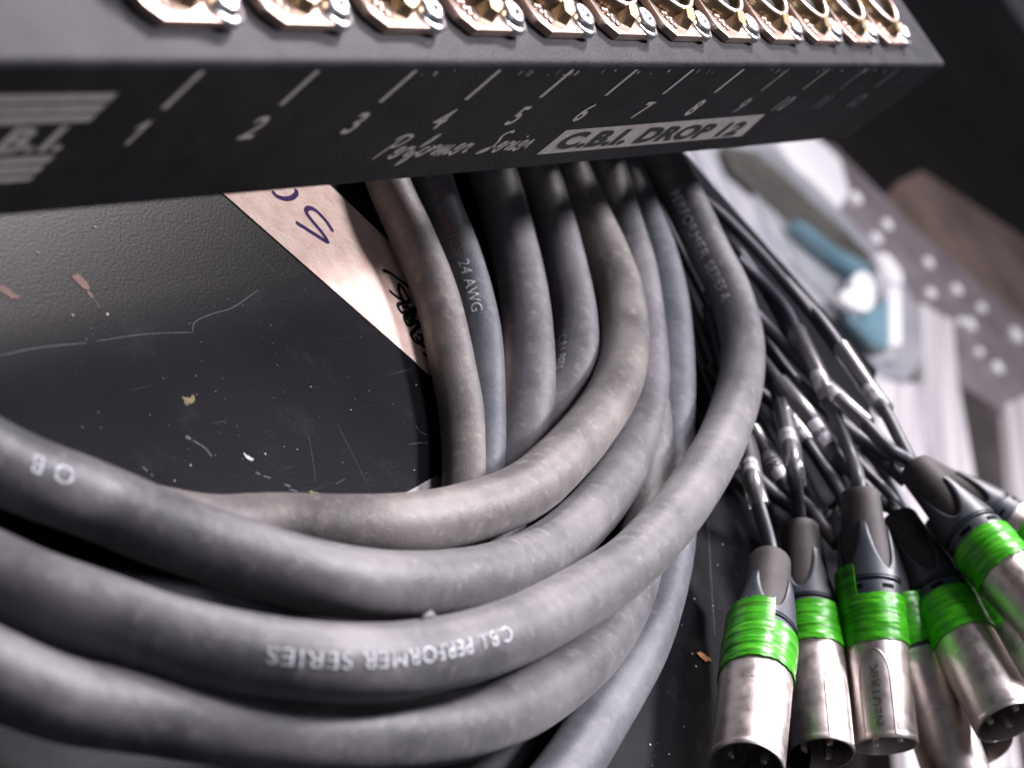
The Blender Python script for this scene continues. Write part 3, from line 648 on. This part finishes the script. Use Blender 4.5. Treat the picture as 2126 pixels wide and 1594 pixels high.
# ================================================================== PLUGS AND THEIR LEADS
def grid(fn, nu, nv, wrap=True):
    vs = []; fs = []
    for i in range(nu + 1):
        for k in range(nv): vs.append(fn(i / nu, 2 * math.pi * k / nv))
    for i in range(nu):
        for k in range(nv):
            k2 = (k + 1) % nv; fs.append((i*nv+k, i*nv+k2, (i+1)*nv+k2, (i+1)*nv+k))
    return vs, fs
def plug(label, tip, end, zend, rot=0.0, tape=(34, 48), flap=None, emb=None, ringtext=None, dirn=1, dia=1.0, lead=None, sleeve=None, ringgap=0, tapemat='tape', text_flip=False, leadr=2.15, leadlabel=None):
    L = 78.0 * dia
    pe = PZ(end[0], end[1], zend); rt = ray(*tip)
    # farther solution of |CAM + rt*z - pe| = L
    dd = CAM - pe; a = rt.dot(rt); b_ = 2 * rt.dot(dd); c = dd.dot(dd) - L * L; disc = b_ * b_ - 4 * a * c
    z = (-b_ + math.sqrt(max(disc, 0))) / (2 * a); pt = CAM + rt * z
    T = (pe - pt).normalized(); sc = (pe - pt).length / 78.0
    n = (CAM - pt); n = (n - T * n.dot(T)).normalized(); b3 = T.cross(n)
    # local frame: z along axis from the boot tip to the open end, x towards camera, y = b3
    fr = Matrix(((n.x, b3.x, T.x, 0), (n.y, b3.y, T.y, 0), (n.z, b3.z, T.z, 0), (0, 0, 0, 1)))
    fr = Matrix.Translation(pt) @ fr @ Matrix.Diagonal((dia, dia, sc, 1))
    t = thing('microphone_plug', label, 'plug', pe, 'plugs with green tape at the end of the cable')
    def put(nm, vs, fs, mat, parent=t, smooth=True, asm=True):
        # kept in the plug's own orientation so textures follow the axis
        o = mesh(nm, vs, fs, M[mat], None, smooth)
        loc = o.location.copy(); me = o.data; me.transform(Matrix.Translation(loc))      # verts in mm*MM of local frame
        o.location = (0, 0, 0); o.parent = parent
        if parent == t:
            rel = Matrix.Translation(-(pe * MM)) @ Matrix.Translation(pt * MM) @ Matrix(((n.x, b3.x, T.x, 0), (n.y, b3.y, T.y, 0), (n.z, b3.z, T.z, 0), (0, 0, 0, 1)))
            o.matrix_local = rel @ Matrix.Diagonal((dia, dia, sc, 1))
        if asm: autosmooth(o, 38)
        return o
    pr = [(2.4, .6), (4.6, 0), (5.5, .15), (5.85, .9), (6.05, 4), (6.45, 10), (7.1, 18), (7.85, 27), (8.0, 30)]
    b0 = MB().lathe(pr, 48, close=False); boot = put('boot', b0.v, b0.f, 'boot')
    def ztop(th):
        k = abs(math.sin(2 * (th - rot)))
        return 11.6 + 15.0 * ((max(0, k - .24) / .76) ** .85)
    def claw(u_, th):
        z0 = ztop(th); zz = z0 + (29.4 - z0) * u_
        rb = 6.0 + (zz - 4) * .095; rr = rb + .12 + .75 * min(1, u_ * 3 + .35) + .1 * max(0, (zz - 20) / 9)
        if u_ == 0: rr = rb - .2
        return Vector((rr * math.cos(th), rr * math.sin(th), zz))
    vs, fs = grid(lambda u_, th: claw([0, .015, .05, .12, .25, .4, .6, .8, 1][int(round(u_ * 8))], th), 8, 144); put('clamp_shell', vs, fs, 'claw')
    pr = [(8.9, 29.4), (9.15, 29.6), (9.2, 30.1), (8.3, 30.25), (8.3, 31.2), (9.25, 31.2), (9.3, 31.5), (9.3, 36.0), (9.0, 36.2)]
    b0 = MB().lathe(pr, 64, close=False); ring = put('locking_ring', b0.v, b0.f, 'claw')
    # dark slots in the ring
    sl = MB()
    for k in range(6):
        a0 = rot + .2 + k * math.pi / 3
        vs = []; m_ = 8
        for j in range(m_ + 1):
            an = a0 + .42 * j / m_
            for rr, zz in ((9.36, 32.2), (9.36, 33.5)): vs.append((rr * math.cos(an), rr * math.sin(an), zz))
        sl.add(vs, [(2*j, 2*j+1, 2*j+3, 2*j+2) for j in range(m_)])
    put('ring_slots', sl.v, sl.f, 'void', asm=False)
    def maptext(nm, txt, fn, mat, size, width=None, bold=0):
        vs, fs, w_ = text_data(txt, 0, bold); sx = size if width is None else width / w_
        put(nm, [fn(v.x * sx - w_ * sx / 2, v.y * size) for v in vs], fs, mat, smooth=False, asm=False)
    if ringtext is not None:
        th0, fl = ringtext
        maptext('ring_lettering', 'NEUTRIK', lambda a_, b_: Vector((9.38 * math.cos(th0 + fl * -a_ / 9.3), 9.38 * math.sin(th0 + fl * -a_ / 9.3), 34.9 - fl * (b_ - 1.0) - (0 if fl > 0 else .1))), 'ringprint', 3.0, 12.5)
    pr = [(8.8, 35.9), (9.4, 36.0), (9.5, 36.3), (9.5, 75.8), (9.42, 76.2), (9.5, 76.6), (9.45, 77.6), (9.25, 78.0), (8.85, 78.0), (8.7, 77.6), (8.6, 70), (8.5, 62)]
    b0 = MB().lathe(pr, 72, close=False); shell = put('metal_shell', b0.v, b0.f, 'nickel')
    b0 = MB().lathe([(8.55, 68), (.02, 68)], 40, close=False); put('insert', b0.v, b0.f, 'dark')
    for k in range(3):
        an = rot + .52 + math.radians(120 * k)
        b0 = MB().lathe([(1.15, 68), (1.15, 76), (.8, 77), (.05, 77.2)], 16, close=False, off=(4.6 * math.cos(an), 4.6 * math.sin(an))); put('pin', b0.v, b0.f, 'pin')
    if emb is not None:
        # raised arch and lettering stamped in the shell
        def arch(w_):
            out = []
            for j in range(61):
                q_ = j / 60
                if q_ < .3: x, z_ = -4.6, 77 - (q_ / .3) * 16.5
                elif q_ > .7: x, z_ = 4.6, 77 - ((1 - q_) / .3) * 16.5
                else:
                    an = math.pi * (q_ - .3) / .4; x, z_ = -4.6 * math.cos(an), 60.5 - 8.5 * math.sin(an)
                out.append((x, z_))
            return out
        c_ = arch(0); vs = []; fs = []
        for j, (x, z_) in enumerate(c_):
            tx = c_[min(j+1, 60)][0] - c_[max(j-1, 0)][0]; tz = c_[min(j+1, 60)][1] - c_[max(j-1, 0)][1]; l = math.hypot(tx, tz); nx, nz = -tz / l, tx / l
            for o_, rr in ((-.38, 9.5), (-.12, 9.68), (.12, 9.68), (.38, 9.5)):
                an = emb + (x + nx * o_) / 9.5; vs.append((rr * math.cos(an), rr * math.sin(an), z_ + nz * o_))
        fs = [(4*j+k, 4*j+k+1, 4*j+k+5, 4*j+k+4) for j in range(60) for k in range(3)]
        put('stamped_arch', vs, fs, 'nickel')
        maptext('stamped_lettering', 'NEUTRIK', lambda a_, b_: Vector((9.62 * math.cos(emb + (b_ - 1.2) / 9.5 * 1), 9.62 * math.sin(emb + (b_ - 1.2) / 9.5), 65.5 - a_)), 'nickel_hi', 3.6, 18, bold=.03)
    else:
        maptext('stamped_lettering', 'neutrik', lambda a_, b_: Vector((9.54 * math.cos(.05 * b_ + a_ / 9.5 * -1 + .15), 9.54 * math.sin(-a_ / 9.5 + .15), 55.5 - b_)), 'nickel_hi', 1.5, 7)
    # tape: several wraps with slightly different edges
    z0, z1 = tape
    r_ = random.Random(int(tip[0]))
    ph = [r_.uniform(0, 6) for _ in range(6)]; tilt = r_.uniform(.2, .7)
    def tp(u_, th):
        zz = z0 + (z1 - z0) * u_ + tilt * math.cos(th + ph[0]) * (1 - u_ * .4)
        if u_ in (0, 1): zz += .12 * math.sin(9 * th + ph[1]) + .1 * math.sin(23 * th + ph[2])
        if flap and u_ < .02: zz -= flap_h(th)
        step = .16 * (math.floor(u_ * 5.99) % 2) + .10 * math.sin(7 * u_ + 2 * th + ph[3])
        rr = 9.86 + step * .8 + .12 * noise.noise(Vector((math.cos(th) * 3, math.sin(th) * 3, zz * .8)))
        return Vector((rr * math.cos(th), rr * math.sin(th), zz))
    def flap_h(th):
        a0, a1, hh = flap
        d_ = (th - a0 + math.pi) % (2 * math.pi) - math.pi
        if abs(d_) > a1: return 0
        return hh + .35 * math.sin(40 * th)
    vs, fs = grid(tp, 40, 160)
    vv = vs[:]; n0 = len(vv)
    inner = [Vector((9.45 * math.cos(2*math.pi*k/160), 9.45 * math.sin(2*math.pi*k/160), 0)) for k in range(160)]
    for row, base in ((0, vs[:160]), (1, vs[-160:])):
        vv += [Vector((i_.x, i_.y, b_.z)) for i_, b_ in zip(inner, base)]
    for k in range(160):
        k2 = (k + 1) % 160
        fs.append((n0 + k, n0 + k2, k2, k)); fs.append((40*160 + k, 40*160 + k2, n0 + 160 + k2, n0 + 160 + k))
    put('green_tape_wrap', vv, fs, tapemat)
    # lead
    if lead:
        pts = [v if isinstance(v, Vector) else P(*v) for v in lead] + [pt - T * 4, pt + T * 3]
        pth = Path(pts, 12, 5)
        vs, fs = tube_data(pth, leadr, 20, wob=.02, seed=int(tip[0]))
        ld = mesh('lead', vs, fs, M['lead'], t)
        if leadlabel: ld['label'] = leadlabel
        if sleeve: add_sleeve(t, pth, leadr, sleeve)
    return t
M['ringprint'] = mottled('moulded_lettering', (.10, .11, .125), (.17, .18, .20), 300, .35)
M['nickel_hi'] = mottled('raised_nickel', (.66, .56, .52), (.8, .72, .68), 260, .22, metal=1)
def add_sleeve(t, pth, r, sl):
    (ax, ay), (bx, by), (tx, ty), txt = sl
    s0, s1 = sorted((pth.near(ax, ay), pth.near(bx, by)))
    mid = (s0 + s1) / 2; off = .55
    class Off:                                           # the loose sleeve hangs a little to one side
        def at(self, d):
            p, t_, n, b = pth.at(d); return p + n * .25 - b * off * .6, t_, n, b
    vs, fs = tube_data(Off(), r + .95, 28, s0, s1, cap=False)
    n0 = len(vs); vs2, fs2 = tube_data(Off(), r + .70, 28, s0, s1, cap=False)
    vs += vs2; fs += [[i + n0 for i in f] for f in fs2]
    nr = n0 // 28
    for k in range(28):
        k2 = (k + 1) % 28
        fs.append((k, k2, n0 + k2, n0 + k)); e = (nr - 1) * 28; fs.append((e + k, e + k2, n0 + e + k2, n0 + e + k))
    o = mesh('clear_sleeve', vs, fs, M['clear'], t); autosmooth(o, 50)
    st = pth.near(tx, ty)
    vs, fs = tube_data(pth, r + .45, 28, st - 4.4, st + 4.4, cap=True)
    tg = mesh('number_tag', vs, fs, M['tag'], t); autosmooth(tg, 50)
    for th0 in (.55, -.65):
        def fn(a, b_):
            p, t_, n, b = pth.at(st + a); th = th0 + (b_ - 1.4) / (r + .5)
            return p + (n * math.cos(th) + b * math.sin(th)) * (r + .54)
        text_map('tag_number', txt, fn, M['inkblack'], t, 3.6, center=True, bold=.02)
G_ = 'plug'
plug('leftmost green taped plug, closest to the viewer, its pins facing down', (1598, 1163), (1549, 1596), 497, rot=.5, tape=(33, 47.5), flap=(.85, 1.15, 8), lead=[(1470, 640, 9), (1500, 760, 9), (1528, 860, 12), (1552, 940, 18), (1566, 1020, 24)], sleeve=((1545, 915), (1573, 1048), (1560, 978), '2'), ringtext=None, dia=1.03)
plug('second green taped plug from the left, pins showing at its open end', (1661, 1095), (1705, 1566), 551, rot=.95, tape=(32, 45.5), emb=-.8, ringtext=(-.5, 1), lead=[(1470, 600, 12), (1530, 690, 12), (1585, 760, 14), (1612, 815, 17), (1634, 900, 22), (1648, 980, 26)], sleeve=((1618, 842), (1655, 1000), (1638, 910), '2'))
plug('middle plug with a torn green tape flap and stamped arch on its shell', (1785, 1022), (1838, 1548), 560, rot=0.0, tape=(35.2, 49.5), flap=(1.25, .85, 9.5), emb=.12, lead=[(1530, 537, 14), (1579, 584, 16), (1629, 641, 20), (1660, 705, 24), (1690, 765, 28), (1718, 826, 31), (1745, 890, 33), (1769, 950, 34)], sleeve=((1645, 690), (1727, 836), (1707, 791), '1'))
plug('fourth plug leaning right with its green tape wrapped askew', (1866, 1077), (2092, 1500), 560, rot=.55, tape=(34.5, 49), ringtext=(.1, -1), lead=[(1500, 640, 10), (1545, 700, 12), (1584, 752, 16), (1622, 800, 20), (1680, 868, 26), (1738, 946, 28), (1790, 1004, 30), (1832, 1044, 34)], sleeve=((1618, 796), (1740, 945), (1711, 897), '8'))
plug('upper right plug with glossy green tape, highest of the heap', (1901, 972), (2225, 1345), 560, rot=.75, tape=(35, 48), ringtext=(.0, -1), lead=[(1520, 600, 14), (1590, 676, 16), (1640, 730, 20), (1690, 782, 26), (1735, 825, 34), (1800, 885, 40), (1850, 935, 44)], sleeve=((1700, 790), (1800, 888), (1728, 816), '4'))
plug('lower plug half hidden behind the middle one, its shell scratched', (1812, 1125), (2000, 1640), 572, rot=.2, tape=(20, 35), lead=[(1640, 860, 10), (1690, 940, 10), (1741, 1020, 14)], leadr=2.1)
plug('plug at the right edge under the upper right plug, green tape smeared on its shell', (1950, 1075), (2215, 1480), 610, rot=.2, tape=(26, 46), lead=[(1560, 560, 10), (1620, 600, 10), (1629, 584, 16), (1704, 666, 24), (1745, 722, 28), (1804, 809, 34), (1842, 862, 38), (1868, 912, 40), (1905, 985, 42)][2:], sleeve=((1745, 722), (1836, 852), (1812, 826), '7'))
plug('coppery plug deep under the leaning fourth plug, only its shell showing', (1830, 1170), (2046, 1555), 612, rot=.2, tape=(15, 20), lead=[(1700, 930, 9), (1776, 1010, 12)])
plug('blue grey plug boot poking out at the far right behind the highest plug', (1905, 975), (2330, 1235), 640, rot=.4, tape=(40, 50), lead=[(1660, 800, 22), (1770, 900, 30), (1850, 950, 36)])
# loose leads whose ends stay hidden in the heap
def lead(label, pts, r=2.1, sleeve=None, mat='lead'):
    pth = Path([P(*p) for p in pts], 12, 6)
    t = thing('thin_lead', label, 'lead', pth.p[len(pth.p)//2], 'thin black leads fanning out beside the outermost cable')
    vs, fs = tube_data(pth, r, 20, wob=.02, seed=int(pts[0][0])); mesh('jacket', vs, fs, M[mat], t)
    if sleeve: add_sleeve(t, pth, r, sleeve)
    return t
lead('thin lead ending in a clear sleeve tagged 10 between the two leftmost plug leads', [(1470, 760, 7), (1520, 830, 8), (1568, 905, 10), (1606, 968, 14), (1640, 1020, 14), (1676, 1050, 16), (1706, 1090, 20), (1738, 1130, 24)], sleeve=((1560, 893), (1634, 1012), (1606, 970), '10'))
lead('thin lead going behind the middle plug with a sleeve end on it', [(1560, 800, 6), (1620, 850, 8), (1665, 905, 12), (1700, 955, 15), (1738, 1012, 20), (1760, 1060, 20)], sleeve=((1612, 845), (1676, 920), (1660, 900), '5'))
lead('thin lead crossing just under the lead of the upper right plug with a white sleeve', [(1580, 700, 8), (1650, 790, 12), (1720, 860, 20), (1776, 912, 28), (1830, 955, 33), (1880, 1000, 36)], sleeve=((1735, 874), (1790, 925), (1776, 912), '3'))
lead('short thin lead in the gap between the two right hand thick cables, brighter one', [(1395, 540, 5), (1432, 636, 5), (1460, 706, 5), (1488, 780, 5), (1510, 850, 5)])
lead('thin lead low in the gap between the two right hand thick cables', [(1400, 620, 3), (1438, 710, 3), (1466, 790, 3), (1500, 880, 3)], r=1.7)
lead('lead curving in the upper gap beside the printed outer cable', [(1350, 400, 5), (1400, 500, 5), (1436, 560, 5), (1464, 615, 5), (1500, 680, 4)])
lead('lead low between cables near the bottom of the gap', [(1380, 800, 4), (1440, 860, 4), (1480, 910, 4), (1530, 980, 4)])
lead('uppermost thin lead along the right edge of the fan', [(1380, 330, 10), (1440, 400, 10), (1490, 440, 12), (1561, 510, 15), (1620, 576, 18), (1690, 660, 22), (1740, 730, 24)], r=2.0)
lead('dark thin lead beside the uppermost one', [(1420, 400, 8), (1480, 462, 8), (1550, 545, 12), (1610, 640, 16), (1660, 740, 18), (1720, 820, 18), (1780, 900, 18), (1840, 990, 20), (1880, 1060, 20)], r=2.0)
lead('thin lead passing just right of the middle plug boot', [(1690, 820, 16), (1740, 900, 18), (1795, 975, 22), (1840, 1020, 26), (1885, 1075, 28)], r=1.8)
lead('thin lead under the sleeve of the leaning plug', [(1540, 680, 5), (1600, 730, 6), (1660, 800, 10), (1710, 890, 12), (1740, 960, 12)], r=1.9)
lead('dark lead bending behind the second and middle plug boots', [(1540, 960, 5), (1600, 1020, 5), (1660, 1060, 6), (1712, 1068, 8), (1748, 1040, 12), (1752, 990, 16)], r=2.4)
